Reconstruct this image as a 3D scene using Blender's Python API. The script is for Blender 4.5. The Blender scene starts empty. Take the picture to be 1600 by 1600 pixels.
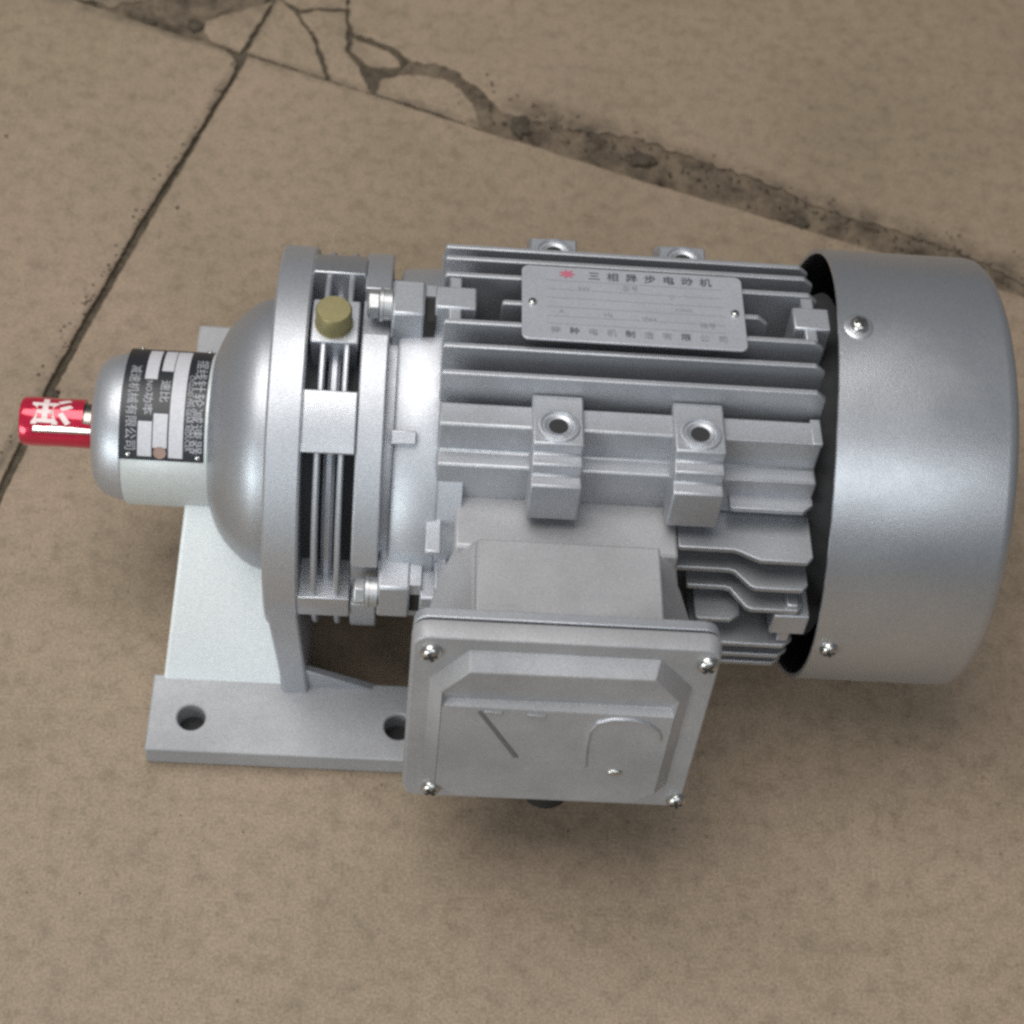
import bpy, bmesh, math, random
from mathutils import Matrix, Vector, noise
random.seed(7)
MM = 0.001
GZ = 80.3                      # height of the motor axis above the floor, mm
sc = bpy.context.scene
COL = sc.collection

# ------------------------------------------------------------------ camera
cam_d = bpy.data.cameras.new("camera"); cam = bpy.data.objects.new("camera", cam_d); COL.objects.link(cam)
tilt, yaw, roll = 0.586652, 0.060091, 0.053262
fwd = Vector((0, math.sin(tilt), -math.cos(tilt))); up = Vector((0, math.cos(tilt), math.sin(tilt))); rt = Vector((1, 0, 0))
f2 = fwd*math.cos(yaw)+rt*math.sin(yaw); r2 = rt*math.cos(yaw)-fwd*math.sin(yaw)
r3 = r2*math.cos(roll)+up*math.sin(roll); u3 = up*math.cos(roll)-r2*math.sin(roll)
M = Matrix((( r3.x, u3.x, -f2.x, 0), (r3.y, u3.y, -f2.y, 0), (r3.z, u3.z, -f2.z, 0), (0, 0, 0, 1)))
cam.matrix_world = Matrix.Translation(Vector((-31.73, -410.46, 574.51+GZ))*MM) @ M
cam_d.sensor_width = 36; cam_d.lens = 2972.1/1600*36
cam_d.clip_start = 0.02; cam_d.clip_end = 50
cam_d.dof.use_dof = True; cam_d.dof.focus_distance = 0.66; cam_d.dof.aperture_fstop = 14.0
sc.camera = cam

# ------------------------------------------------------------------ light of the room
w = bpy.data.worlds.new("World"); sc.world = w; w.use_nodes = True
bg = w.node_tree.nodes["Background"]; bg.inputs[0].default_value = (0.80, 0.86, 0.93, 1); bg.inputs[1].default_value = 0.13

def area(name, loc, target, sx, sy, power, col):
    l = bpy.data.lights.new(name, 'AREA'); l.shape = 'RECTANGLE'; l.size = sx; l.size_y = sy; l.energy = power; l.color = col
    o = bpy.data.objects.new(name, l); COL.objects.link(o); o.location = loc
    o.rotation_euler = (Vector(target)-Vector(loc)).to_track_quat('-Z', 'Y').to_euler(); return o
area("ceiling_light", (-0.55, 0.16, 1.90), (0, 0, 0.05), 1.5, 1.35, 34, (1.0, 0.965, 0.925))
area("window_light", (0.24, -1.05, 1.20), (0.07, 0, 0.08), 1.15, 0.78, 5.1, (0.93, 0.97, 1.0))
area("doorway_light", (-1.30, -1.75, 0.58), (-0.1, 0, 0.05), 1.0, 0.9, 19.0, (0.90, 0.97, 0.98))

sc.view_settings.view_transform = 'Standard'; sc.view_settings.look = 'None'
sc.view_settings.exposure = 0.0; sc.view_settings.gamma = 1.0
sc.render.engine = 'CYCLES'; sc.cycles.use_denoising = False
sc.cycles.pixel_filter_type = 'BLACKMAN_HARRIS'; sc.cycles.filter_width = 2.9

# ------------------------------------------------------------------ materials
def newmat(name):
    m = bpy.data.materials.new(name); m.use_nodes = True
    nt = m.node_tree; b = nt.nodes["Principled BSDF"]; return m, nt, b
def texco(nt):
    t = nt.nodes.new("ShaderNodeTexCoord"); g = nt.nodes.new("ShaderNodeNewGeometry"); return g.outputs["Position"]
def noise_node(nt, scale, detail=4, rough=0.6):
    n = nt.nodes.new("ShaderNodeTexNoise"); n.inputs["Scale"].default_value = scale
    n.inputs["Detail"].default_value = detail; n.inputs["Roughness"].default_value = rough
    nt.links.new(texco(nt), n.inputs["Vector"]); return n
def ramp(nt, src, stops):
    r = nt.nodes.new("ShaderNodeValToRGB"); nt.links.new(src, r.inputs[0])
    e = r.color_ramp.elements
    while len(e) < len(stops): e.new(0.5)
    for k, (p, c) in enumerate(stops):
        e[k].position = p; e[k].color = (*c, 1) if len(c) == 3 else c
    return r.outputs[0]
def mixc(nt, fac, a, b, mode='MIX'):
    m = nt.nodes.new("ShaderNodeMix"); m.data_type = 'RGBA'; m.blend_type = mode
    for s, v in ((m.inputs[0], fac), (m.inputs[6], a), (m.inputs[7], b)):
        if hasattr(v, 'links'): nt.links.new(v, s)
        else: s.default_value = v
    return m.outputs[2]
def bump(nt, b, h, strength, dist):
    bp = nt.nodes.new("ShaderNodeBump"); bp.inputs["Strength"].default_value = strength; bp.inputs["Distance"].default_value = dist
    nt.links.new(h, bp.inputs["Height"]); nt.links.new(bp.outputs[0], b.inputs["Normal"])

def silver(name, base, metal, rough, grain=0.2, dirt=0.25, wav=0.0):
    m, nt, b = newmat(name)
    n1 = noise_node(nt, 35, 5); n2 = noise_node(nt, 1500, 2)
    c = ramp(nt, n1.outputs[0], [(0.3, tuple(x*(1-dirt*0.45) for x in base)), (0.65, base)])
    c2 = ramp(nt, n2.outputs[0], [(0.33, (0.83, 0.835, 0.85)), (0.66, (1.03, 1.03, 1.02))])
    nt.links.new(mixc(nt, 1.0, c, c2, 'MULTIPLY'), b.inputs["Base Color"])
    b.inputs["Metallic"].default_value = metal
    rr = ramp(nt, n1.outputs[0], [(0.3, (rough+0.06,)*3), (0.7, (rough-0.04,)*3)]); nt.links.new(rr, b.inputs["Roughness"])
    bump(nt, b, n2.outputs[0], grain, 0.0003)
    if wav:
        n5 = noise_node(nt, 22, 2, 0.5); b2 = nt.nodes.new("ShaderNodeBump"); b2.inputs["Strength"].default_value = wav; b2.inputs["Distance"].default_value = 0.004
        nt.links.new(n5.outputs[0], b2.inputs["Height"])
        for l in list(b.inputs["Normal"].links): nt.links.new(b2.outputs[0], l.from_node.inputs["Normal"])
    return m
SILVER = silver("silver_paint", (0.58, 0.60, 0.64), 0.75, 0.46)
HUBP = silver("hub_paint", (0.66, 0.70, 0.70), 0.25, 0.45, 0.2, 0.1)
DOME = silver("matte_silver_paint", (0.52, 0.54, 0.575), 0.80, 0.46, 0.2, 0.3)
COVER = silver("satin_cover_paint", (0.60, 0.62, 0.655), 0.85, 0.37, 0.15, 0.25, 0.10)
CAST = silver("cast_aluminium_paint", (0.54, 0.555, 0.585), 0.72, 0.48, 0.25, 0.45)
PALE = silver("pale_grey_paint", (0.90, 0.94, 0.95), 0.05, 0.42, 0.2, 0.08)
PLATE = silver("printed_plate", (0.55, 0.565, 0.61), 0.4, 0.36, 0.1, 0.3, 0.35)
def plain(name, c, rough=0.5, metal=0.0, coat=0.0):
    m, nt, b = newmat(name)
    n = noise_node(nt, 900, 3)
    nt.links.new(ramp(nt, n.outputs[0], [(0.3, tuple(x*0.82 for x in c)), (0.7, c)]), b.inputs["Base Color"])
    b.inputs["Roughness"].default_value = rough; b.inputs["Metallic"].default_value = metal; b.inputs["Coat Weight"].default_value = coat
    return m
BLACK = plain("black_label", (0.022, 0.024, 0.03), 0.42)
RUBBER_AND_SHADE = plain("black_rubber_and_shade", (0.018, 0.017, 0.016), 0.7)
WHITE = plain("label_white", (0.62, 0.62, 0.66), 0.5)
INKW = plain("label_lettering", (0.38, 0.39, 0.42), 0.5)
INK = plain("engraved_ink", (0.08, 0.085, 0.11), 0.5)
INKF = plain("faint_ink", (0.24, 0.25, 0.30), 0.5)
REDINK = plain("red_ink", (0.50, 0.14, 0.20), 0.5)
RUST = plain("brown_sticker", (0.36, 0.24, 0.20), 0.6)
STEEL = plain("zinc_steel", (0.66, 0.655, 0.63), 0.30, 1.0)
BOLT = plain("dull_painted_bolt", (0.55, 0.56, 0.57), 0.42, 0.75)
CORE_SHADE = plain("shaded_core_casting", (0.070, 0.074, 0.082), 0.62, 0.2)  # shade of the fin and ring channels put into the cores' colour
FOOTP = silver("foot_paint", (0.44, 0.445, 0.46), 0.25, 0.62, 0.25, 0.35)
LID = silver("lid_casting_paint", (0.455, 0.455, 0.47), 0.35, 0.50, 0.25, 0.5)
SHAFT = plain("oiled_steel", (0.36, 0.34, 0.30), 0.3, 1.0)
BRASS = plain("dull_brass", (0.30, 0.265, 0.13), 0.48, 0.45)
REDCAP = plain("red_plastic", (0.62, 0.018, 0.06), 0.2, 0.3, 0.5)
CAPW = plain("cap_lettering", (0.85, 0.72, 0.70), 0.4)
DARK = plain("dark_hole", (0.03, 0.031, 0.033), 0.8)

GROOVE_SHADE = plain("groove_shade", (0.14, 0.14, 0.145), 0.7)  # dark tone painting the shade of a recessed stroke
def tile_mat():
    m, nt, b = newmat("floor_tile")
    n1 = noise_node(nt, 14, 6, 0.62); n2 = noise_node(nt, 130, 6, 0.7); n3 = noise_node(nt, 900, 2); n4 = noise_node(nt, 5, 2)
    c1 = ramp(nt, n1.outputs[0], [(0.28, (0.252, 0.196, 0.135)), (0.5, (0.286, 0.220, 0.154)), (0.74, (0.318, 0.240, 0.174))])
    c2 = ramp(nt, n2.outputs[0], [(0.28, (0.62, 0.60, 0.57)), (0.50, (1, 1, 1)), (0.75, (1.18, 1.17, 1.15))])
    c3 = ramp(nt, n3.outputs[0], [(0.32, (0.70, 0.70, 0.70)), (0.66, (1.18, 1.18, 1.18))])
    c4 = ramp(nt, n4.outputs[0], [(0.35, (0.96, 0.965, 0.93)), (0.65, (1.03, 1.0, 1.01))])
    c = mixc(nt, 0.75, c1, c2, 'MULTIPLY'); c = mixc(nt, 0.8, c, c3, 'MULTIPLY'); c = mixc(nt, 1.0, c, c4, 'MULTIPLY')
    # dark pinpoint specks
    v = nt.nodes.new("ShaderNodeTexVoronoi"); v.inputs["Scale"].default_value = 130; nt.links.new(texco(nt), v.inputs["Vector"])
    sp = ramp(nt, v.outputs["Distance"], [(0.05, (0.55, 0.53, 0.5)), (0.13, (1, 1, 1))])
    c = mixc(nt, 0.55, c, sp, 'MULTIPLY')
    def vm(op, a, bb):
        n = nt.nodes.new("ShaderNodeVectorMath"); n.operation = op
        for i, v in enumerate((a, bb)):
            if hasattr(v, 'links'): nt.links.new(v, n.inputs[i])
            else: n.inputs[i].default_value = v
        return n
    def mt(op, a, bb, clamp=False):
        n = nt.nodes.new("ShaderNodeMath"); n.operation = op; n.use_clamp = clamp
        for i, v in enumerate((a, bb)):
            if hasattr(v, 'links'): nt.links.new(v, n.inputs[i])
            else: n.inputs[i].default_value = v
        return n.outputs[0]
    P = texco(nt); nz = noise_node(nt, 70, 6, 0.7)
    def streak(A, B, wid, strength):
        A = Vector(A)*MM; B = Vector(B)*MM; d = (B-A).normalized(); nn = Vector((-d.y, d.x, 0))
        rel = vm('SUBTRACT', P, tuple(A)).outputs[0]
        dist = mt('ABSOLUTE', vm('DOT_PRODUCT', rel, tuple(nn)).outputs['Value'], 0)
        along = vm('DOT_PRODUCT', rel, tuple(d)).outputs['Value']
        m1 = mt('SUBTRACT', 1.0, mt('DIVIDE', dist, wid*MM), True)
        m2 = mt('MULTIPLY', mt('MULTIPLY', along, 1/0.02, True), mt('MULTIPLY', mt('SUBTRACT', (B-A).length, along), 1/0.02, True))
        k = mt('MULTIPLY', mt('MULTIPLY', m1, m2), mt('MULTIPLY', mt('SUBTRACT', nz.outputs[0], 0.30), 3.2, True))
        return mt('MULTIPLY', k, strength, True)
    mk = streak((4, 262, 0), (262, 165, 0), 16, 1.3)
    for A, B, wd, st in (((-700, 465, 0), (460, 101, 0), 4.5, 0.9), ((-118, 283, 0), (-300, -300, 0), 4.0, 0.9), ((-118, 283, 0), (60, 850, 0), 4, 0.9), ((-215, 318, 0), (-100, 322, 0), 22, 1.0), ((-85, 330, 0), (-45, 262, 0), 9, 0.4)):
        mk = mt('MAXIMUM', mk, streak(A, B, wd, st))
    c = mixc(nt, mk, c, (0.095, 0.073, 0.049, 1))
    nt.links.new(c, b.inputs["Base Color"]); b.inputs["Roughness"].default_value = 0.62
    bump(nt, b, n2.outputs[0], 0.25, 0.0006); return m
TILE = tile_mat()
def dirt_mat(name, a, c_, sc_=60):
    m, nt, b = newmat(name)
    n = noise_node(nt, sc_, 8, 0.75); n2 = noise_node(nt, 700, 3)
    c = ramp(nt, n.outputs[0], [(0.36, a), (0.58, c_)])
    c2 = ramp(nt, n2.outputs[0], [(0.35, (0.7, 0.7, 0.7)), (0.65, (1.1, 1.1, 1.1))])
    nt.links.new(mixc(nt, 0.7, c, c2, 'MULTIPLY'), b.inputs["Base Color"]); b.inputs["Roughness"].default_value = 0.95
    bump(nt, b, n.outputs[0], 0.6, 0.002); return m
GROUT = dirt_mat("dirty_grout", (0.045, 0.035, 0.022), (0.11, 0.088, 0.060), 160)
MORTAR = dirt_mat("crumbled_mortar", (0.055, 0.040, 0.026), (0.185, 0.142, 0.098), 62)
CLOD = dirt_mat("brown_dirt", (0.045, 0.035, 0.025), (0.105, 0.083, 0.058), 300)

# ------------------------------------------------------------------ helpers
PH = math.radians(-6)
ROT = Matrix.Rotation(PH, 4, 'X')                       # motor turned a little about its own axis
LIFT = Matrix.Translation((0, 0, GZ*MM))
def finish(name, bm, mat, parent=None, M=None, bevel=0.0, smooth=35, recalc=True):
    """bm in mm about the motor axis -> one mesh object"""
    me = bpy.data.meshes.new(name)
    if recalc: bmesh.ops.recalc_face_normals(bm, faces=bm.faces[:])
    T = Matrix.Scale(MM, 4)
    bmesh.ops.transform(bm, matrix=T, verts=bm.verts[:])
    if M is not None: bmesh.ops.transform(bm, matrix=M, verts=bm.verts[:])
    for f in bm.faces: f.smooth = True
    bm.to_mesh(me); bm.free()
    me.set_sharp_from_angle(angle=math.radians(smooth))
    me.materials.append(mat)
    o = bpy.data.objects.new(name, me); COL.objects.link(o)
    if parent is not None: o.parent = parent
    if bevel:
        b = o.modifiers.new("bevel", 'BEVEL'); b.width = bevel*MM; b.segments = 2; b.limit_method = 'ANGLE'; b.angle_limit = math.radians(40)
        b.harden_normals = False
    return o
G_ = LIFT                 # gearbox frame
M_ = LIFT @ ROT           # motor frame
def inst(o, Mx, parent=None, name=None):
    c = o.copy(); COL.objects.link(c); c.parent = parent if parent is not None else o.parent; c.matrix_local = Mx; return c
def box(bm, x0, x1, y0, y1, z0, z1, M=None):
    vs = [bm.verts.new((x, y, z)) for x in (x0, x1) for y in (y0, y1) for z in (z0, z1)]
    for q in ((0,1,3,2),(4,6,7,5),(0,4,5,1),(2,3,7,6),(0,2,6,4),(1,5,7,3)): bm.faces.new([vs[k] for k in q])
    if M is not None: bmesh.ops.transform(bm, matrix=M, verts=vs)
    return vs
def lathe(bm, prof, n=128, closed=False, M=None):
    """profile [(x, r)...] turned about X"""
    rings = []; allv = []
    for x, r in prof:
        if r < 1e-6: v = bm.verts.new((x, 0, 0)); rings.append([v]); allv.append(v)
        else:
            rg = [bm.verts.new((x, -r*math.sin(2*math.pi*k/n), r*math.cos(2*math.pi*k/n))) for k in range(n)]; rings.append(rg); allv += rg
    pairs = list(zip(rings, rings[1:])) + ([(rings[-1], rings[0])] if closed else [])
    for A, B in pairs:
        for k in range(n):
            a, b = A[k % len(A)], A[(k+1) % len(A)]; c, d = B[(k+1) % len(B)], B[k % len(B)]
            q = []
            for v in (a, b, c, d):
                if v not in q: q.append(v)
            if len(q) > 2: bm.faces.new(q)
    if M is not None: bmesh.ops.transform(bm, matrix=M, verts=allv)
    return allv
def sector(bm, x0, x1, r0, r1, a0, a1, n=None):
    """solid piece of a ring between angles (degrees from the top toward the viewer)"""
    n = n or max(2, int(abs(a1-a0)/3)); L = []
    for k in range(n+1):
        t = math.radians(a0+(a1-a0)*k/n); s, c = math.sin(t), math.cos(t)
        L.append([bm.verts.new((x, -r*s, r*c)) for x, r in ((x0, r0), (x0, r1), (x1, r1), (x1, r0))])
    for A, B in zip(L, L[1:]):
        for j in range(4): bm.faces.new((A[j], A[(j+1) % 4], B[(j+1) % 4], B[j]))
    bm.faces.new(L[0]); bm.faces.new(L[-1][::-1])
def prism_x(bm, yz, x0, x1, M=None):
    A = [bm.verts.new((x0, y, z)) for y, z in yz]; B = [bm.verts.new((x1, y, z)) for y, z in yz]; n = len(yz)
    bm.faces.new(A); bm.faces.new(B[::-1])
    for k in range(n): bm.faces.new((A[k], A[(k+1) % n], B[(k+1) % n], B[k]))
    if M is not None: bmesh.ops.transform(bm, matrix=M, verts=A+B)
def prism(bm, pts, d, thick):
    """pts 3D loop pushed along vector d*thick"""
    A = [bm.verts.new(p) for p in pts]; B = [bm.verts.new(Vector(p)+Vector(d)*thick) for p in pts]; n = len(pts)
    bm.faces.new(A); bm.faces.new(B[::-1])
    for k in range(n): bm.faces.new((A[k], A[(k+1) % n], B[(k+1) % n], B[k]))
def loft(bm, loops, cap=True):
    L = [[bm.verts.new(p) for p in lp] for lp in loops]; n = len(loops[0])
    for A, B in zip(L, L[1:]):
        for k in range(n): bm.faces.new((A[k], A[(k+1) % n], B[(k+1) % n], B[k]))
    if cap: bm.faces.new(L[0]); bm.faces.new(L[-1])
def new(): return bmesh.new()
def empty(name, label, cat, loc=(0,0,0), group=None):
    o = bpy.data.objects.new(name, None); COL.objects.link(o); o.location = loc; o.empty_display_size = 0.05
    o['label'] = label; o['category'] = cat
    if group: o['group'] = group
    return o
def text_mesh(s, size, bold=0.0, wid=1.0):
    cu = bpy.data.curves.new("t", 'FONT'); cu.body = s; cu.size = size; cu.align_x = 'CENTER'; cu.align_y = 'CENTER'; cu.offset = bold; cu.resolution_u = 2
    o = bpy.data.objects.new("t", cu); COL.objects.link(o)
    bpy.context.view_layer.update()
    me = bpy.data.meshes.new_from_object(o.evaluated_get(bpy.context.evaluated_depsgraph_get()))
    bpy.data.objects.remove(o); bpy.data.curves.remove(cu)
    bm = new(); bm.from_mesh(me); bpy.data.meshes.remove(me)
    for v in bm.verts: v.co.x *= wid
    return bm
def text_on_plane(name, s, size, cx, cy, z, mat, parent, bold=0.0, wid=1.0):
    bm = text_mesh(s, size, bold, wid)
    for v in bm.verts: v.co = Vector((cx+v.co.x, cy+v.co.y, z))
    return finish(name, bm, mat, parent, M_, recalc=False)
def text_on_hub(name, s, size, X, deg, R, mat, parent, bold=0.0, wid=1.0):
    """reads downward round the cylinder, letter tops toward +X"""
    bm = text_mesh(s, size, bold, wid)
    bmesh.ops.triangulate(bm, faces=bm.faces[:])
    for v in bm.verts:
        t = math.radians(deg)+v.co.x/R
        v.co = Vector((X+v.co.y, -R*math.sin(t), R*math.cos(t)))
    return finish(name, bm, mat, parent, G_, recalc=False)
def pan_screw(name, r, parent, Mx, mat=STEEL):
    bm = new(); n = 24
    prof = [(0, r), (0.35*r, r), (0.7*r, r*0.8), (0.85*r, r*0.45), (0.88*r, 0)]
    lathe(bm, prof, n, M=Matrix.Rotation(-math.pi/2, 4, 'Y'))
    a = r*0.62; h = 0.9*r     # cross recess drawn as two dark-walled slots raised lips
    o = finish(name, bm, mat, parent, smooth=40)
    bm = new(); box(bm, -a, a, -0.16*r, 0.16*r, 0.6*r, h); box(bm, -0.16*r, 0.16*r, -a, a, 0.6*r, h+0.02)
    s = finish('cross_slot', bm, DARK, o)
    o.matrix_local = Mx
    return o
def frame_at(p, nrm, spin=0.0):
    """matrix (metres) placing local +Z along nrm at p (mm, axis frame)"""
    q = Vector(nrm).to_track_quat('Z', 'Y').to_matrix().to_4x4()
    return Matrix.Translation(Vector(p)*MM) @ q @ Matrix.Rotation(spin, 4, 'Z')

# ------------------------------------------------------------------ the floor
def slab(name, pts, mat, top, thick, parent, bevel=0.5, kind=None, sub=False, label=None):
    bm = new(); A = [bm.verts.new((x, y, top)) for x, y in pts]; f = bm.faces.new(A)
    if f.normal.z < 0: f.normal_flip()
    bm.normal_update()
    r = bmesh.ops.extrude_face_region(bm, geom=[f])
    vs = [g for g in r['geom'] if isinstance(g, bmesh.types.BMVert)]
    bmesh.ops.translate(bm, vec=(0, 0, -thick), verts=vs)
    o = finish(name, bm, mat, parent, None, bevel=bevel)
    if kind: o['kind'] = kind
    if label: o['label'] = label
    return o
def jag(pts, amp=0.5, step=4.0, skip=150):
    """roughen a broken edge"""
    out = []
    n = len(pts)
    for k in range(n):
        a = Vector(pts[k]); b = Vector(pts[(k+1) % n]); d = (b-a).length
        out.append(a)
        if d > skip: continue
        m = int(d//step)
        nr = Vector((-(b-a).y, (b-a).x)).normalized() if d > 0 else Vector((0, 0))
        for j in range(1, m): out.append(a.lerp(b, j/m)+nr*random.uniform(-amp, amp))
    return [tuple(v) for v in out]
bm = new(); box(bm, -2600, 2600, -2600, 2600, -60, -2.2)
floor = finish("floor", bm, GROUT); floor['kind'] = 'structure'; floor['label'] = 'dirty grout bed under the beige floor tiles'
TILES = [
    [(-207.0, -45.8), (-191.3, 20.7), (-179.3, 72.0), (-171.3, 101.1), (-152.7, 163.8), (-134.3, 221.6), (-116.2, 279.5), (-116.1, 281.3), (-115.2, 282.3), (-75.3, 268.1), (-51.8, 260.3), (-23.8, 250.0), (-0.6, 241.5), (19.3, 235.3), (45.3, 226.4), (74.0, 216.1), (101.0, 207.8), (127.9, 199.2), (151.6, 191.6), (175.2, 184.0), (250.6, 158.6), (454.5, 104.1), (277.8, -467.2), (-295.4, -289.9)],
    [(-691.9, 458.7), (-274.4, 337.6), (-200.2, 311.3), (-162.9, 297.7), (-143.6, 291.1), (-131.5, 286.6), (-126.9, 284.4), (-123.6, 281.0), (-121.4, 276.0), (-121.5, 270.2), (-137.3, 222.2), (-156.6, 165.8), (-175.3, 103.0), (-183.4, 74.0), (-194.6, 23.9), (-210.2, -41.7), (-297.3, -289.3), (-868.6, -112.6)],
    [(61.0, 855.5), (-93.0, 360.0), (-72.0, 357.0), (-70.6, 344.6), (-68.3, 316.7), (-66.3, 304.1), (-59.5, 300.2), (-46.7, 295.6), (-40.8, 289.5), (-35.9, 285.9), (-25.0, 286.1), (-12.3, 280.2), (0.5, 266.0), (9.9, 254.0), (28.5, 250.5), (43.9, 246.4), (62.4, 245.5), (80.8, 241.2), (99.1, 234.5), (114.2, 227.4), (129.3, 222.5), (144.1, 214.8), (161.8, 205.3), (179.6, 199.5), (200.2, 192.0), (223.7, 184.4), (240.6, 174.0), (257.3, 163.7), (456.3, 109.8), (632.4, 679.2)],
    [(-690.7, 462.5), (-275.1, 341.3), (-202.2, 314.3), (-187.6, 310.3), (-172.6, 314.5), (-162.5, 322.0), (-138.0, 329.2), (-109.7, 332.1), (57.3, 857.1), (-514.0, 1033.8)]]
TL = ['whole beige tile under the motor', 'beige tile with a chipped corner left of the joint', 'beige tile with a broken near edge', 'beige tile with a broken corner, top left']
for pts, lb in zip(TILES, TL):
    rough = lb.startswith('beige tile with a broken')
    if 'chipped' in lb: pts = [(x+0.45, y-0.14) for x, y in pts]
    slab("tile", jag(pts, 1.5 if rough else 0.35, 2.4), TILE, 0, 7, floor, 0.35, label=lb)
ga, gb, gg = Vector((0.95533649, -0.29552021)), Vector((0.29552021, 0.95533649)), Vector((-118.1, 283.3))
for i in range(-2, 2):
    for j in range(-2, 2):
        if i in (-1, 0) and j in (-1, 0): continue
        q = [gg+ga*(600*u+du)+gb*(600*v+dv) for u, v, du, dv in ((i, j, 1.5, 1.5), (i+1, j, -1.5, 1.5), (i+1, j+1, -1.5, -1.5), (i, j+1, 1.5, -1.5))]
        slab("tile", [(p.x, p.y) for p in q], TILE, 0, 7, floor, 0.35)
SHARDS = [
    [(-115.5, 284.9), (-103.9, 323.3), (-100.8, 319.9), (-94.6, 312.3), (-86.3, 298.1), (-81.6, 282.9), (-78.0, 270.9)],
    [(-92.4, 312.5), (-83.2, 316.2), (-71.1, 316.4), (-69.4, 302.9), (-68.9, 289.4), (-62.1, 279.9), (-57.4, 266.3), (-55.0, 263.0), (-74.5, 269.5), (-78.5, 284.0), (-83.9, 299.2)],
    [(-101.4, 323.6), (-92.8, 318.0), (-83.4, 320.3), (-70.8, 320.6), (-73.1, 354.0), (-95.2, 351.6)],
    [(-65.4, 298.8), (-59.9, 296.1), (-48.4, 291.4), (-43.8, 286.5), (-42.3, 281.8), (-52.8, 280.3), (-58.5, 282.4), (-65.9, 290.6)],
    [(-51.9, 262.0), (-49.3, 271.8), (-37.1, 276.1), (-21.5, 274.9), (-12.6, 268.7), (-6.2, 258.1), (-2.8, 243.9), (-23.9, 252.6)],
    [(-137.8, 304.3), (-131.3, 308.6), (-114.8, 317.1), (-107.6, 321.1), (-119.8, 285.4), (-132.6, 289.9), (-137.7, 297.1)]]
for k, pts in enumerate(SHARDS):
    gx = sum(p[0] for p in pts)/len(pts); gy = sum(p[1] for p in pts)/len(pts)
    pts = [(gx+(x-gx)*1.045, gy+(y-gy)*1.045) for x, y in pts]
    slab("tile_shard", jag(pts, 0.55, 2.2), TILE, -0.15-0.12*(k % 3), 6.5, floor, 0.3)
# crumbled mortar and dirt lying in the broken joint
def rubble(name, lower, upper, mat, label):
    bm = new(); NU, NV = 150, 14
    def along(pl, t):
        L = [0]
        for a, b in zip(pl, pl[1:]): L.append(L[-1]+(Vector(b)-Vector(a)).length)
        s = t*L[-1]
        for k in range(len(pl)-1):
            if s <= L[k+1] or k == len(pl)-2:
                return Vector(pl[k]).lerp(Vector(pl[k+1]), (s-L[k])/max(1e-6, L[k+1]-L[k]))
    g = []
    for i in range(NU+1):
        a = along(lower, i/NU); b = along(upper, i/NU); row = []
        for j in range(NV+1):
            v = j/NV*1.16-0.08; p = a.lerp(b, v)
            h = noise.fractal(Vector((p.x*0.09, p.y*0.09, 3.1)), 0.7, 2.2, 5)
            z = -1.0+0.75*h-0.5*max(0, 0.18-v)/0.18
            row.append(bm.verts.new((p.x, p.y, min(z, 0.25 if 0.1 < v < 0.85 else -0.3))))
        g.append(row)
    for i in range(NU):
        for j in range(NV): bm.faces.new((g[i][j], g[i+1][j], g[i+1][j+1], g[i][j+1]))
    o = finish(name, bm, mat, smooth=80); o['kind'] = 'stuff'; o['label'] = label; return o
BL = [(-52.0, 264.6), (-23.9, 254.3), (-0.7, 243.6), (19.3, 237.0), (45.3, 227.6), (74.0, 217.3), (101.1, 209.1), (128.0, 200.4), (151.7, 192.4), (175.3, 185.2), (250.7, 159.4)]
BU = [(-37.5, 285.8), (-25.0, 286.1), (-12.3, 280.2), (0.5, 266.0), (9.9, 254.0), (28.5, 250.5), (43.9, 246.4), (62.4, 245.5), (80.8, 241.2), (99.1, 234.5), (114.2, 227.4), (129.3, 222.5), (144.1, 214.8), (161.8, 205.3), (179.6, 199.5), (200.2, 192.0), (223.7, 184.4), (240.6, 174.0), (257.3, 163.7)]
rubble("mortar_rubble", BL, BU, MORTAR, 'crumbled grey brown mortar filling the long broken tile joint')
rubble("loose_dirt", [(-192.3, 308.0), (-163.1, 298.0), (-137.0, 289.5), (-126.0, 287.0)], [(-192.3, 312), (-172.9, 318.8), (-138.2, 333), (-104.0, 336)], MORTAR, 'brown dirt in the broken tile corner at the upper left')
# clods of dirt
def clod(x, y, r, h, seed, label, flat=1.0):
    bm = new(); bmesh.ops.create_icosphere(bm, subdivisions=3, radius=1)
    for v in bm.verts:
        k = 1+0.45*noise.fractal(v.co*1.7+Vector((seed, 0, 0)), 0.8, 2, 4)
        v.co = Vector((x+v.co.x*r*k, y+v.co.y*r*k*flat, max(-0.6, v.co.z*h*k)))
    o = finish("dirt_clod", bm, CLOD, smooth=80); o['label'] = label; o['category'] = 'dirt clod'; o['group'] = 'clods of dirt on the floor'
clod(16.8, 246.0, 4.2, 1.1, 1, 'dark square clod of dirt at the narrow start of the mortar strip', 1.5)
clod(74.9, 229.5, 6.5, 1.3, 2, 'largest dark clod of dirt, mid way along the mortar strip', 0.7)
clod(-143.0, 300.2, 4.0, 1.3, 3, 'dark clod of dirt in the broken corner beside the light tile shard', 0.9)
clod(-164.8, 300.6, 2.8, 0.8, 4, 'small dark clod on the tile joint at the upper left', 0.6)
clod(-178.9, 72.0, 2.6, 1.6, 5, 'brown clod of dirt on the joint just behind the red shaft cap')
clod(-138.8, 180.8, 0.9, 0.6, 6, 'tiny brown crumb on the tile between the joint and the gearbox')
clod(-221.4, 218.4, 0.8, 0.5, 7, 'tiny dark crumb near the left edge of the floor')
clod(148.4, 196.0, 4.5, 0.8, 8, 'flat brown clod in the mortar strip close to the fan cover', 0.8)

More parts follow.
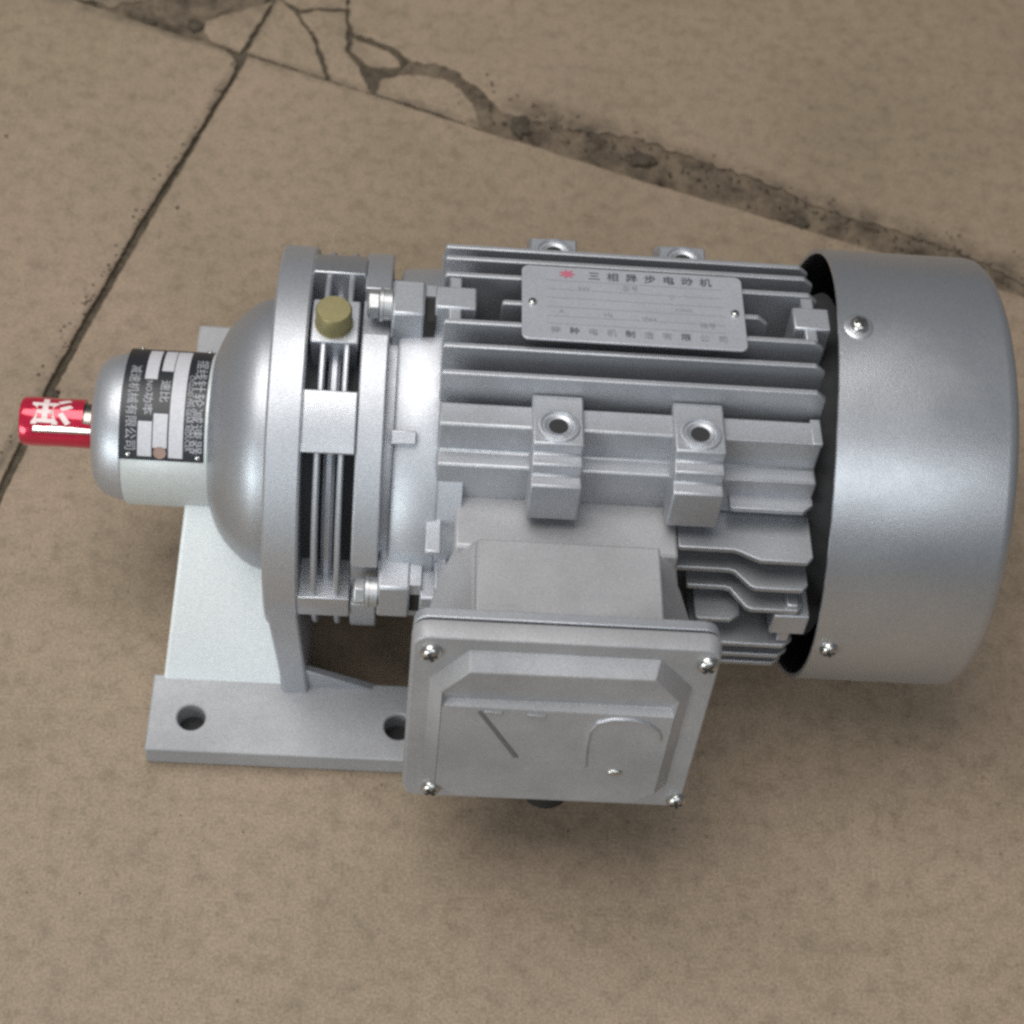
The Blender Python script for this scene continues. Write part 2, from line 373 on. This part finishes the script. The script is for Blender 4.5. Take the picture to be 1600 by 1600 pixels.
bm = new()
for k in range(420):
    t = random.random(); u = random.gauss(0, 1)
    if k < 260: x = 0+260*t; y = 262-97*t+u*8
    elif k < 360: x = -118-90*t+u*2; y = 283-270*t+random.uniform(-3, 3)
    else: x = random.uniform(-230, 230); y = random.uniform(-190, 340)
    r = random.uniform(0.25, 0.85) if k < 360 else random.uniform(0.18, 0.45)
    vs = bmesh.ops.create_icosphere(bm, subdivisions=1, radius=1)['verts']
    for v in vs: v.co = Vector((x+v.co.x*r*random.uniform(.7, 1.3), y+v.co.y*r*random.uniform(.7, 1.3), max(-0.1, v.co.z*r*0.7+0.1)))
o = finish("grit", bm, CLOD, smooth=80); o['kind'] = 'stuff'; o['label'] = 'fine brown grit scattered over the tiles and along the joints'

# ================================================================== THE GEARED MOTOR
gm = empty("gear_motor", "silver painted gear motor with finned body and foot mounted gearbox lying on the tiles", "motor", (0, 0, 0))
TOP = -69.4
# ---- foot
def plate_with_holes(bm, x0, x1, y0, y1, z0, z1, holes, r, n=28):
    # square cells round each hole
    xs = [x0]+[h[0] for h in holes]+[x1]
    mids = [x0]+[(holes[k][0]+holes[k+1][0])/2 for k in range(len(holes)-1)]+[x1]
    for k, (hx, hy) in enumerate(holes):
        a, b = mids[k], mids[k+1]
        outer = []; inner = []
        for j in range(n):
            t = 2*math.pi*j/n; c, s = math.cos(t), math.sin(t)
            inner.append((hx+r*c, hy+r*s))
            sx = ((b-hx) if c > 0 else (hx-a))/max(1e-9, abs(c)); sy = ((y1-hy) if s > 0 else (hy-y0))/max(1e-9, abs(s))
            d = min(sx, sy); outer.append((hx+d*c, hy+d*s))
        for cx, cy in ((a, y0), (b, y0), (a, y1), (b, y1)):     # snap nearest ray to the corner
            j = min(range(n), key=lambda q: (outer[q][0]-cx)**2+(outer[q][1]-cy)**2); outer[j] = (cx, cy)
        O1 = [bm.verts.new((x, y, z1)) for x, y in outer]; I1 = [bm.verts.new((x, y, z1)) for x, y in inner]
        O0 = [bm.verts.new((x, y, z0)) for x, y in outer]; I0 = [bm.verts.new((x, y, z0)) for x, y in inner]
        for j in range(n):
            q = (j+1) % n
            bm.faces.new((O1[j], O1[q], I1[q], I1[j])); bm.faces.new((O0[q], O0[j], I0[j], I0[q])); bm.faces.new((I1[j], I1[q], I0[q], I0[j]))
            mx = (outer[j][0]+outer[q][0])/2
            if not (abs(mx-a) < 1e-6 and k > 0) and not (abs(mx-b) < 1e-6 and k < len(holes)-1):
                bm.faces.new((O1[q], O1[j], O0[j], O0[q]))
    bmesh.ops.remove_doubles(bm, verts=bm.verts[:], dist=0.01)
for (y0, y1, hy) in ((-96.2, -64.5, -82.2), (74, 105, 91)):
    bm = new(); plate_with_holes(bm, -120.4, -11, y0, y1, -80.2, TOP, [(-104.6, hy), (-27.1, hy)], 5.3)
    o = finish("foot_plate", bm, FOOTP, gm, G_, bevel=0.7)
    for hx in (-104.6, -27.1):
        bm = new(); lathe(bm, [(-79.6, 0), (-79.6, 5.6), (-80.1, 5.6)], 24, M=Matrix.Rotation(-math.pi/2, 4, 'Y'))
        bmesh.ops.translate(bm, vec=(hx, hy, 0), verts=bm.verts[:]); finish("hole_shade_disc", bm, DARK, o, G_)  # added disc, shade of the bolt hole put into its dark colour
    o['label'] = 'near foot strip with two bolt holes' if y0 < 0 else 'far foot strip mostly hidden behind the gearbox'
# pedestal under the output hub
bm = new()
loft(bm, [[(-117.2, -66.5, -80.2), (-66, -66.5, -80.2), (-66, 75, -80.2), (-117.2, 75, -80.2)],
          [(-116.5, -66.3, TOP), (-66, -66.3, TOP), (-66, 75, TOP), (-116.5, 75, TOP)],
          [(-108.6, -24, -6), (-66, -24, -6), (-66, 24, -6), (-108.6, 24, -6)]])
finish("pedestal", bm, PALE, gm, G_, bevel=1.2)
# slab carrying the ring down to the foot
yz = []
for k in range(0, 41):
    t = math.radians(100-200*k/40); yz.append((-69.0*math.sin(t), 69.0*math.cos(t)))
yz = [(y, z) for y, z in yz] + [(67, -40), (74.5, -80), (-71, -80), (-69.6, TOP+3), (-68.4, -58)]
bm = new(); prism_x(bm, yz, -76.6, -65.4)
for v in bm.verts:
    k = max(0.0, min(1.0, (-12-v.co.z)/58))
    v.co.x += k*(5.0 if v.co.x < -70 else 3.5)
finish("ring_support", bm, SILVER, gm, G_, bevel=1.0)
bm = new(); prism(bm, [(-64, -67.2, TOP-1), (-64, -67.2, TOP+13), (-37, -67.2, TOP-0.2)], (0, 1, 0), 3.2)
finish("gusset", bm, SILVER, gm, G_, bevel=0.5)
# ---- output hub, dome
bm = new(); lathe(bm, [(-142.3, 8), (-142.3, 20.5), (-141.3, 22.8), (-138.5, 25.3), (-134.5, 26.6), (-131.2, 27.2), (-131.2, 20)], 128)
finish("bearing_cap", bm, SILVER, gm, G_, bevel=0.3)
bm = new(); lathe(bm, [(-131.0, 20), (-131.0, 27.6), (-130.3, 28.3), (-99.9, 28.5), (-99.9, 20)], 160)
finish("output_hub", bm, HUBP, gm, G_, smooth=50)
bm = new(); lathe(bm, [(-100.3, 22), (-100.2, 28.8), (-99.4, 31), (-98.2, 34), (-96.6, 37.2), (-94.0, 40.8), (-91, 43.8), (-87.5, 46.8), (-84, 48.9), (-81, 49.8), (-77.3, 50.0), (-77.3, 60)], 160)
finish("dome_housing", bm, DOME, gm, G_, smooth=50)
bm = new(); lathe(bm, [(-143.6, 0), (-143.6, 13), (-142.4, 13.2), (-142.0, 10)], 64); finish("oil_seal", bm, RUBBER_AND_SHADE, gm, G_)
bm = new(); lathe(bm, [(-168, 0), (-168, 7.6), (-142, 7.6)], 64); finish("output_shaft", bm, SHAFT, gm, G_)
bm = new(); box(bm, -165, -143.5, -7.0, -4.2, 4.6, 7.2, Matrix.Rotation(math.radians(10), 4, 'X'))
finish("shaft_key", bm, STEEL, gm, G_, bevel=0.3)
# ---- pin gear housing: rings, grooves, bosses
def ringprof(x0, x1, r0, r1, c=0.8): return [(x0, r0), (x0, r1-c), (x0+c, r1), (x1-c, r1), (x1, r1-c), (x1, r0)]
bm = new(); lathe(bm, ringprof(-77.2, -65.0, 50, 69.6), 160, True); finish("front_ring", bm, SILVER, gm, G_)
bm = new(); lathe(bm, ringprof(-65.2, -46.9, 40, 53.0, 0.1), 128, True); core = finish("ring_gear_core", bm, CORE_SHADE, gm, G_)
for x in (-60.6, -52.6):
    bm = new(); lathe(bm, ringprof(x, x+1.9, 50, 68.2, 0.5), 160, True); finish("ring_fin", bm, SILVER, gm, G_)
bm = new(); lathe(bm, ringprof(-57.6, -53.6, 50, 60.5, 1.2), 160, True); finish("ring_fin", bm, SILVER, gm, G_)
for a0, a1 in ((-34, -20.5), (22.3, 40), (89.5, 101), (150, 168), (192, 210), (250, 270)):
    bm = new(); sector(bm, -65.1, -46.9, 50, 69.5, a0, a1); finish("ring_boss", bm, COVER, gm, G_, bevel=0.5)
bm = new(); sector(bm, -64.0, -48.0, 50, 69.2, -7.5, 7.9); finish("plug_boss", bm, SILVER, gm, G_, bevel=0.5)
bm = new(); lathe(bm, [(67, 6.5), (70, 6.5), (70, 6.2), (75.9, 6.2), (76.7, 5.6), (76.8, 0)], 40, M=Matrix.Rotation(-math.pi/2, 4, 'Y'))
bmesh.ops.translate(bm, vec=(-56.6, -1.6, 0), verts=bm.verts[:])
o = finish("oil_plug", bm, BRASS, gm, G_, smooth=40); o['label'] = 'round dull brass oil plug'
for a0, a1 in ((-352, -278), (-262, -188), (8, 82), (98, 165)):
    pass
for q in range(4):
    bm = new(); sector(bm, -46.9, -37.6, 50, 68.4, q*90-6+9.5, q*90-6+81.5); finish("rear_ring", bm, SILVER, gm, G_, bevel=0.6)
bm = new(); lathe(bm, [(-46.9, 50), (-46.9, 62.5), (-37.6, 62.5), (-37.6, 59.5), (-34.6, 59.5), (-34.2, 62.6), (-33.0, 63.3), (-21.5, 64.3), (-19.0, 64.0), (-19.0, 50)], 160)
finish("motor_adapter", bm, SILVER, gm, G_, smooth=30)
for q in range(4):
    R4 = Matrix.Rotation(math.radians(90*q), 4, 'X')
    bm = new(); box(bm, -37.3, -26.0, -8.3, 8.3, 56, 74.5, R4); finish("tie_lug", bm, SILVER, gm, M_, bevel=1.0)
    bm = new(); lathe(bm, [(-45.6, 0), (-45.6, 4.2), (-45.0, 5.0), (-41.6, 5.0), (-41.4, 3.0), (-36, 3.0)], 6, M=R4 @ Matrix.Translation((0, 0, 70)))
    b2 = finish("tie_bolt", bm, BOLT, gm, M_, bevel=0.3, smooth=25)
    bm = new(); lathe(bm, [(-41.4, 3), (-41.4, 5.8), (-40.2, 5.8), (-40.2, 3)], 24, M=R4 @ Matrix.Translation((0, 0, 70)))
    finish("washer", bm, BOLT, b2, M_)
    bm = new(); lathe(bm, [(-40.2, 3), (-40.2, 5.3), (-37.2, 5.3), (-37.2, 3)], 24, M=R4 @ Matrix.Translation((0, 0, 70)))
    finish("spring_washer", bm, BOLT, b2, M_)
    bm = new(); box(bm, -26.3, -22.4, -8, 3, 57, 71.5, R4); finish("gap_shade_block", bm, RUBBER_AND_SHADE, gm, M_)  # added black block painting the shade in the gap between the lugs
    bm = new(); box(bm, -26.2, -22.3, 2.8, 8, 57, 72.5, R4); finish("lug_bridge", bm, SILVER, gm, M_)
bm = new(); sector(bm, -35.2, -26.6, 60, 66.2, 32.2, 36.4, 2); finish("adapter_rib", bm, SILVER, gm, G_, bevel=0.5)

# ---- black rating label bent round the hub
HR = 28.75
def hub_patch(name, x0, x1, a0, a1, R, mat, parent, r0=None):
    bm = new(); sector(bm, x0, x1, r0 or R-0.35, R, a0, a1, max(2, int((a1-a0)/3))); return finish(name, bm, mat, parent, G_)
lab = hub_patch("rating_label", -131.0, -101.2, -62, 59, HR, BLACK, gm, 28.2); lab['label'] = 'black curved rating plate with white fields'
for x0, x1, a0, a1 in ((-113.6, -108.6, -40, 56.5), (-119.2, -114.2, 25.2, 49.5), (-118.0, -113.9, -40, -9.7), (-124.5, -119.6, 31, 56), (-123.6, -119.2, -40, -1.5)):
    hub_patch("label_field", x0, x1, a0, a1, HR+0.12, WHITE, lab)
bm = new(); lathe(bm, [(28.8, 0), (29.0, 2.2), (28.9, 2.3)], 20, M=Matrix.Rotation(-math.pi/2, 4, 'Y'))
bmesh.ops.transform(bm, matrix=Matrix.Rotation(math.radians(53), 4, 'X') @ Matrix.Translation((-116.6, 0, 0)), verts=bm.verts[:])
finish("round_sticker", bm, RUST, lab, G_)
TR = HR+0.1
text_on_hub("title_lettering", "摆线针轮减速器", 4.7, -104.3, 14, TR, INKW, lab, 0.02, 1.2)
text_on_hub("small_lettering", "CYCLOID PIN GEAR REDUCER", 2.6, -107.1, 22, TR, INKW, lab, 0.03, 0.82)
text_on_hub("maker_lettering", "减速机械有限公司", 4.3, -127.3, 19, TR, INKW, lab, 0.02, 0.98)
text_on_hub("field_lettering", "速比", 3.8, -116.2, 8, TR, INKW, lab, 0.05, 1.2)
text_on_hub("field_lettering", "功率", 3.6, -121.8, 18, TR, INKW, lab, 0.05, 1.2)
text_on_hub("field_lettering", "NO", 3.0, -121.8, 4.5, TR, INKW, lab, 0.03)
for x, a in ((-127.6, 55), (-103.2, 55.4), (-127.6, -50), (-103.2, -50)):
    t = math.radians(a); n = (0, -math.sin(t), math.cos(t)); p = (x, -HR*math.sin(t), HR*math.cos(t)+GZ)
    bm = new(); lathe(bm, [(0, 0.9), (0.5, 0.8), (0.8, 0)], 14, M=Matrix.Rotation(-math.pi/2, 4, 'Y'))
    o = finish("rivet", bm, STEEL, lab); o.matrix_local = frame_at(p, n)

# ---- motor body
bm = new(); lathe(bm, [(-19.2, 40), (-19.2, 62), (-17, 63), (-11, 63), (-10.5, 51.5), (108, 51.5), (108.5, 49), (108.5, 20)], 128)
finish("motor_body", bm, CORE_SHADE, gm, M_)
def fin(w, q, x0=-19.8, x1=110.5, R=76.3, th=2.1, step=False, r0=48):
    tip = math.sqrt(R*R-w*w)
    if step: prof = [(x0, r0), (x0, 66.5), (83, 66.5), (85, 67.2), (90, tip-0.8), (92, tip), (x1-2, tip), (x1, tip-2.2), (x1, r0)]
    else: prof = [(x0, r0), (x0, tip-0.8), (x0+0.8, tip), (x1-3.5, tip), (x1, tip-3), (x1, r0)]
    bm = new(); prism(bm, [(x, w-th/2, z) for x, z in prof], (0, 1, 0), th)
    return finish("cooling_fin", bm, CAST, gm, M_ @ Matrix.Rotation(math.radians(90*q), 4, 'X'), bevel=0.45)
for w in (-29.6, -20.3, -11.0, 12.0, 23.0, 33.0): fin(w, 0)
fin(0, 0, 0, 92, 75)
# q=1 turns +Z' to -Y': upper side of the fins is +Y' -> +Z'
for w in (28.3, 17.3): fin(w, 1, 64, 110.2, 76, 2.2, True)
for w in (7.5,): fin(w, 1, 70, 110.2, 76, 2.2, True)
fin(-2.0, 1, 74, 90, 73.5, 2.0)
fin(38.0, 1, 80.5, 109.6, 67.9, 2.2)
for w in (-12.5, -21.5, -31.5): fin(w, 1, 74, 110.2, 77)
for q in (2, 3):
    for w in (-29.6, -20.3, -11.0, 0, 11.0, 20.3, 29.6): fin(w, q)
# corner rails with the mounting pads
def rail(mx, mz):
    pts = [(-34, 50), (-34, 60), (-44, 60), (-44, 47), (-50.5, 47), (-50.5, 30), (-40, 30)]
    if mx < 0: pts = [(y, min(z, 54.5)) for y, z in pts]
    bm = new(); prism_x(bm, [(y*mx, z*mz) for y, z in pts], -19.6, 109.5)
    return finish("corner_rail", bm, CAST, gm, M_, bevel=0.8)
def pad(mx, mz, xc):
    D = 0 if mx > 0 else 6.0
    pts = [(-31, 48), (-31, 63-D), (-53, 63-D), (-53, 58-D), (-58, 58-D), (-58, 53-D), (-63, 53-D), (-63, 36), (-58, 33), (-45, 33)]
    bm = new(); prism_x(bm, [(y*mx, z*mz) for y, z in pts], xc-8.6, xc+8.6)
    o = finish("mounting_pad", bm, CAST, gm, M_, bevel=0.7)
    cy = -45.2*mx
    bm = new(); lathe(bm, [(62.7, 3.0), (63.05, 7.4), (63.7, 6.9), (63.8, 6.1), (63.1, 5.6), (63.0, 5.0), (63.5, 4.6), (62.9, 3.4)], 32, M=Matrix.Rotation(-math.pi/2, 4, 'Y') if mz > 0 else Matrix.Rotation(math.pi/2, 4, 'Y'))
    bmesh.ops.translate(bm, vec=(xc, cy, -D), verts=bm.verts[:]); finish("countersink", bm, SILVER, o, M_)
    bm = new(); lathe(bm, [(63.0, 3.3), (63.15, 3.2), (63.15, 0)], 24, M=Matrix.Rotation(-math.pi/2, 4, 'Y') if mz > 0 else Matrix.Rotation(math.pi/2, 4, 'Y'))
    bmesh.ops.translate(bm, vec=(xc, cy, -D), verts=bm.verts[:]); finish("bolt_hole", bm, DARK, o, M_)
    return o
for mx, mz in ((1, 1), (-1, 1), (1, -1), (-1, -1)):
    if (mx, mz) != (1, -1): rail(mx, mz)
    if mz > 0:
        for xc in (20.0, 67.4): pad(mx, mz, xc)
bm = new(); prism_x(bm, [(-44, 60-2), (-44.4, 60.4), (-33, 60.4), (-33, 58)], 106, 109.6); finish("rail_lip", bm, CAST, gm, M_, bevel=0.4)
# end shield clamps
for q in range(4):
    R4 = Matrix.Rotation(math.radians(90*q), 4, 'X')
    for x0, x1, xm in ((-22.6, -8.6, -15.8), (100.4, 113.2, 106.2)):
        bm = new(); prism(bm, [(x0, -5.2, 57), (x1, -5.2, 57), (x1, 5.2, 57), (x0, 5.2, 57)], (0, 0, 1), 18.6)
        box(bm, xm-2.2, xm+2.2, -10.6, 10.6, 57, 75.0)
        bmesh.ops.transform(bm, matrix=R4, verts=bm.verts[:])
        finish("end_clamp", bm, SILVER, gm, M_, bevel=0.7)
bm = new()
box(bm, -22.0, -16.5, -71.5, -50, 24.0, 26.0) 
finish("end_shield_lip", bm, SILVER, gm, M_, bevel=0.6)

bm = new(); lathe(bm, [(-19.4, 45), (-19.4, 63.2), (-10.2, 63.2), (-10.2, 45)], 128, True); finish("end_shield", bm, SILVER, gm, M_)
# ---- nameplate on top of the fins
bm = new()
px0, px1, py0, py1, cc = 6.6, 83.0, -19.6, 16.0, 2.5
pts = []
for cx, cy, a0 in ((px1-cc, py1-cc, 0), (px0+cc, py1-cc, 90), (px0+cc, py0+cc, 180), (px1-cc, py0+cc, 270)):
    for k in range(5):
        t = math.radians(a0+k*22.5); pts.append((cx+cc*math.cos(t), cy+cc*math.sin(t)))
prism(bm, [(x, y, 76.8) for x, y in pts], (0, 0, 1), 0.9)
npl = finish("nameplate", bm, PLATE, gm, M_, bevel=0.25); npl['label'] = 'silver printed plate with red flower mark'
ZT = 77.78
bm = new()
for k in range(7):      # small red mark of petals
    t = 2*math.pi*k/7; c, s = math.cos(t), math.sin(t)
    P = [(22.2+1.0*c-0.8*s, 12.4+0.8*s+0.7*c), (22.2+3.3*c, 12.4+2.5*s), (22.2+1.0*c+0.8*s, 12.4+0.8*s-0.7*c), (22.2, 12.4)]
    bm.faces.new([bm.verts.new((x, y, ZT+0.002*k)) for x, y in P])
finish("flower_mark", bm, REDINK, npl, M_, recalc=False)
for k, ch in enumerate("三相异步电动机"): text_on_plane("title_letter", ch, 4.3, 31.6+6.45*k, 11.9, ZT, INK, npl, 0.07)
for k, ch in enumerate("特种电机制造有限公司"):
    text_on_plane("maker_letter", ch, 3.5, 18.0+6.3*k, -15.2, ZT, INK if k % 3 == 1 else INKF, npl, 0.05)
for s, x, y in (("型号", 44, 6.8), ("kW", 28, 5.6), ("V", 58, 3.4), ("r/min", 62, -2), ("A", 20, -6), ("Hz", 36, -6.5), ("IP44", 50, -7.5), ("编号", 70, -9)):
    text_on_plane("small_print", s, 2.8, x, y, ZT, INKF, npl)
bm = new()
for y in (8.9, 4.6, 0.4, -4.0, -8.4, -12): box(bm, 15, 76, y, y+0.12, ZT-0.05, ZT+0.01)
finish("ruled_line", bm, INKF, npl, M_)
for x in (10.2, 79.6):
    pan_screw("plate_screw", 1.5, npl, M_ @ frame_at((x, -2.4, 77.6), (0, 0, 1), 0.5))

# ---- fan cover
bm = new(); lathe(bm, [(120, 78.4), (113.9, 78.4), (113.6, 79.2), (113.9, 80.0), (135, 80.0), (171.5, 80.0), (173.6, 79.6), (175.2, 78.4), (175.9, 76.5), (176.0, 30), (175.6, 29), (175.6, 0)], 200)
for v in bm.verts:
    if v.co.x < 116:
        ph = math.atan2(-v.co.y, v.co.z); v.co.x += 1.6-2.4*math.cos(2*(ph-math.radians(35)))
fc = finish("fan_cover", bm, COVER, gm, G_, smooth=50); fc['label'] = 'smooth satin silver fan cover'
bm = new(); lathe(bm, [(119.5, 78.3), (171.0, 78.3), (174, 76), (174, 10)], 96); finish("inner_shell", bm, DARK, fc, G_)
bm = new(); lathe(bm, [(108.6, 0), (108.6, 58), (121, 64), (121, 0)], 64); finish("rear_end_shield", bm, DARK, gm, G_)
for k in range(9):
    bm = new(); box(bm, 175.5, 177.4, -45+abs(k-4)*3, 45-abs(k-4)*3, -40+10*k-1.2, -40+10*k+1.2); finish("grille_bar", bm, COVER, fc, G_, bevel=0.4)
for a in (-1.2, 88.5, 180, 270):
    t = math.radians(a); n = Vector((0, -math.sin(t), math.cos(t)))
    bm = new(); lathe(bm, [(-0.1, 5.6), (0.35, 4.6), (0.35, 3.2), (0.1, 3.1)], 28, M=Matrix.Rotation(-math.pi/2, 4, 'Y'))
    o = finish("screw_dimple", bm, COVER, fc); o.matrix_local = G_ @ frame_at((121.6, 0, 0)+n*80 if False else Vector((121.6, 0, 0))+n*79.9, n)
    pan_screw("cover_screw", 3.2, fc, G_ @ frame_at(Vector((121.6, 0, 0))+n*80.0, n, 0.4))

# ---- terminal box
tb = None
bm = new(); box(bm, -12.2, 63.6, -72, -45, -28, 30.5)
def hexa(x0, x1, y, z0, z1, zs, c0=-5.6, c1=55.6): return [(x0, y, z0), (x1, y, z0), (x1, y, zs), (c1, y, z1), (c0, y, z1), (x0, y, zs)]
loft(bm, [hexa(-12.2, 63.6, -70, -31, 31, 26), hexa(-16.5, 64.5, -78, -34, 34, 22), hexa(-24.0, 72.0, -107, -41, 39.5, 17), hexa(-24.0, 72.0, -111, -41, 39.5, 17)])
tb = finish("terminal_box", bm, LID, gm, M_, bevel=1.2); tb['label'] = 'cast terminal box on the side of the motor'
bm = new(); prism(bm, [(-5.4, -77.5, 30), (55.4, -77.5, 30), (55.4, -111, 30), (-5.4, -111, 30)], (0, 0, 1), 12)
finish("box_top_panel", bm, LID, tb, M_, bevel=0.8)
def rrect(x0, x1, z0, z1, y, c, n=5):
    P = []
    for cx, cz, a0 in ((x1-c, z1-c, 0), (x0+c, z1-c, 90), (x0+c, z0+c, 180), (x1-c, z0+c, 270)):
        for k in range(n): t = math.radians(a0+k*90/(n-1)); P.append((cx+c*math.cos(t), y, cz+c*math.sin(t)))
    return P
bm = new(); loft(bm, [rrect(-24.6, 72.6, -47.0, 46.6, -110, 5), rrect(-24.9, 72.9, -47.3, 47.0, -114, 5)]); finish("box_flange", bm, SILVER, tb, M_, bevel=0.4)
bm = new(); loft(bm, [rrect(-24.0, 72.0, -46.5, 46.0, -113.8, 5), rrect(-24.0, 72.0, -46.5, 46.0, -115.2, 5)]); finish("gasket", bm, RUBBER_AND_SHADE, tb, M_)
def octo(x0, x1, z0, z1, y, ct, cb):
    return [(x1-cb, y, z0), (x1, y, z0+cb), (x1, y, z1-ct), (x1-ct*0.8, y, z1), (x0+ct, y, z1), (x0, y, z1-ct*0.9), (x0, y, z0+cb), (x0+cb, y, z0)]
bm = new()
loft(bm, [rrect(-24.9, 72.9, -47.4, 47.2, -115, 5), rrect(-25.2, 73.2, -47.7, 47.5, -118, 5), rrect(-24.6, 72.6, -47.2, 47.0, -122, 5)])
cov = finish("box_cover", bm, LID, tb, M_, bevel=0.5); cov['label'] = 'square screwed lid of the terminal box'
bm = new()
Y0 = -121.9; YD = -127.0
base = [(-18.8, 25.5), (-6.8, 41.4), (53.8, 41.4), (66.0, 26.5), (66.0, -33), (57, -42.5), (-8.5, -42.5), (-18.8, -32)]
topl = [(-14.2, 24.8), (-6.2, 36.0), (52.4, 36.0), (61.4, 25.6), (61.2, -31.5), (54.5, -38.2), (-6.5, -38.2), (-14.0, -31)]
Bv = [bm.verts.new((x, Y0, z)) for x, z in base]; Tv = [bm.verts.new((x, YD, z)) for x, z in topl]
for k in range(8): bm.faces.new((Bv[k], Bv[(k+1) % 8], Tv[(k+1) % 8], Tv[k]))
P0, P1 = bm.verts.new((-14.1, YD, 16.2)), bm.verts.new((61.3, YD, 16.2))
V0, V1 = bm.verts.new((-12.4, YD+3.0, 17.2)), bm.verts.new((60.0, YD+3.0, 17.2))
for f in ((Tv[1], Tv[2], V1, V0), (Tv[1], V0, Tv[0]), (Tv[0], V0, P0), (Tv[2], Tv[3], V1), (Tv[3], P1, V1), (V0, V1, P1, P0), (P0, P1, Tv[4], Tv[5], Tv[6], Tv[7])):
    bm.faces.new(f)
bm.faces.new(Bv)
finish("raised_panel", bm, LID, cov, M_, bevel=0.35)
# cast marks on the panel
def bar(bm, x0, z0, x1, z1, wdt, y=-126.55, h=0.9):
    a = Vector((x0, 0, z0)); b = Vector((x1, 0, z1)); d = (b-a).normalized(); n = Vector((-d.z, 0, d.x))*wdt/2
    prism(bm, [(p.x, y, p.z) for p in (a+n, b+n, b-n, a-n)], (0, -1, 0), h)
bm = new(); bar(bm, -2.0, 15.0, 12.2, -12.0, 1.7, -126.8, 0.55); finish("stroke_shade_bar", bm, GROOVE_SHADE, cov, M_, bevel=0.2)
bm = new()
arch = [(35.5, -16), (34.6, -4), (34.8, 6), (37.0, 11.5), (41.5, 13.6), (47.5, 14.0), (53.0, 12.4), (57.0, 8.0), (58.6, 2.5)]
LL, RR = [], []
for k, p in enumerate(arch):
    q0, q1 = Vector(arch[max(0, k-1)]), Vector(arch[min(len(arch)-1, k+1)]); d = (q1-q0).normalized(); nn = Vector((-d.y, d.x))*0.95
    LL.append((p[0]+nn.x, p[1]+nn.y)); RR.append((p[0]-nn.x, p[1]-nn.y))
prs = []
for (ax, az), (bx_, bz) in zip(LL, RR):
    prs.append([bm.verts.new((ax, -126.5, az)), bm.verts.new((ax*0.8+bx_*0.2, -127.9, az*0.8+bz*0.2)), bm.verts.new((ax*0.2+bx_*0.8, -127.9, az*0.2+bz*0.8)), bm.verts.new((bx_, -126.5, bz))])
for A, B in zip(prs, prs[1:]):
    for j in range(4): bm.faces.new((A[j], A[(j+1) % 4], B[(j+1) % 4], B[j]))
bm.faces.new(prs[0]); bm.faces.new(prs[-1])
finish("cast_arch", bm, SILVER, cov, M_, bevel=0.3)
bm = new()
for x, z in ((2.5, 14.6), (16.6, 13.8)): bar(bm, x-3.0, z+0.3, x+3.0, z-0.3, 1.5, -126.8, 1.0)
finish("cast_dash", bm, CAST, cov, M_, bevel=0.2)
bm = new(); bmesh.ops.create_uvsphere(bm, u_segments=14, v_segments=8, radius=1)
for v in bm.verts: v.co = Vector((46.0+v.co.x*2.8, -127.0+v.co.y*1.2, -18.5+v.co.z*1.6))
finish("cast_bead", bm, STEEL, cov, M_)
for x, z, s in ((-18.9, 40.0, 0.3), (68.6, 40.5, 1.0), (-15.2, -40.6, 0.7), (70.6, -42.0, 0.2)):
    pan_screw("lid_screw", 3.4, cov, M_ @ frame_at((x, -122.0, z), (0, -1, 0), s))
bm = new(); lathe(bm, [(-79, 0), (-79, 8.2), (-78, 9.0), (-40, 9.0)], 40, M=Matrix.Translation((28.2, -98, 0)) @ Matrix.Rotation(-math.pi/2, 4, 'Y'))
finish("cable_gland", bm, RUBBER_AND_SHADE, tb, M_)

# ---- red protective sleeve pushed on the shaft
cap = empty("shaft_cap", "shiny red plastic sleeve with white lettering pushed over the end of the gearbox shaft", "shaft cap", (-0.158, 0, GZ*MM))
bm = new()
n = 96
def capend(t):       # open end is cut further back on the upper side, where the key shows
    d = (math.degrees(t)+180) % 360-180
    return -143.2 if 35 < d < 200 or d < -120 else -147.3
rows = []
for x, r in ((-169.6, 7.9), (-170.0, 8.5), (-169.2, 8.9), (-167, 8.9), (-165, 8.95), (-163, 8.9), (-161, 9.0), (-159, 8.9), (-157, 8.95), (-155, 8.9), (-153, 9.0), (-151, 8.9), (-149, 9.0), ('e', 9.05), ('e', 7.7)):
    row = []
    for k in range(n):
        t = 2*math.pi*k/n; rr = r+0.12*math.sin(5*t+1)
        xx = x if x != 'e' else capend(t)
        rr += 0.22*noise.noise(Vector((xx*0.16, 2.2*math.cos(t), 2.2*math.sin(t))))
        row.append(bm.verts.new((xx, -rr*math.sin(t), rr*math.cos(t))))
    rows.append(row)
for A, B in zip(rows, rows[1:]):
    for k in range(n): bm.faces.new((A[k], A[(k+1) % n], B[(k+1) % n], B[k]))
bm.faces.new(rows[0])
o = finish("sleeve", bm, REDCAP, cap, G_, smooth=40); o.matrix_parent_inverse = Matrix.Translation((-0.158, 0, GZ*MM)).inverted()
bm = text_mesh("油", 11.5, 0.35, 1.35); bmesh.ops.triangulate(bm, faces=bm.faces[:])
for v in bm.verts:
    Rr = 9.25; t = math.radians(12)-v.co.y/Rr
    v.co = Vector((-158.6-v.co.x, -Rr*math.sin(t), Rr*math.cos(t)))
bmesh.ops.reverse_faces(bm, faces=bm.faces[:])
o = finish("lettering", bm, CAPW, cap, G_, recalc=False); o.matrix_parent_inverse = Matrix.Translation((-0.158, 0, GZ*MM)).inverted()
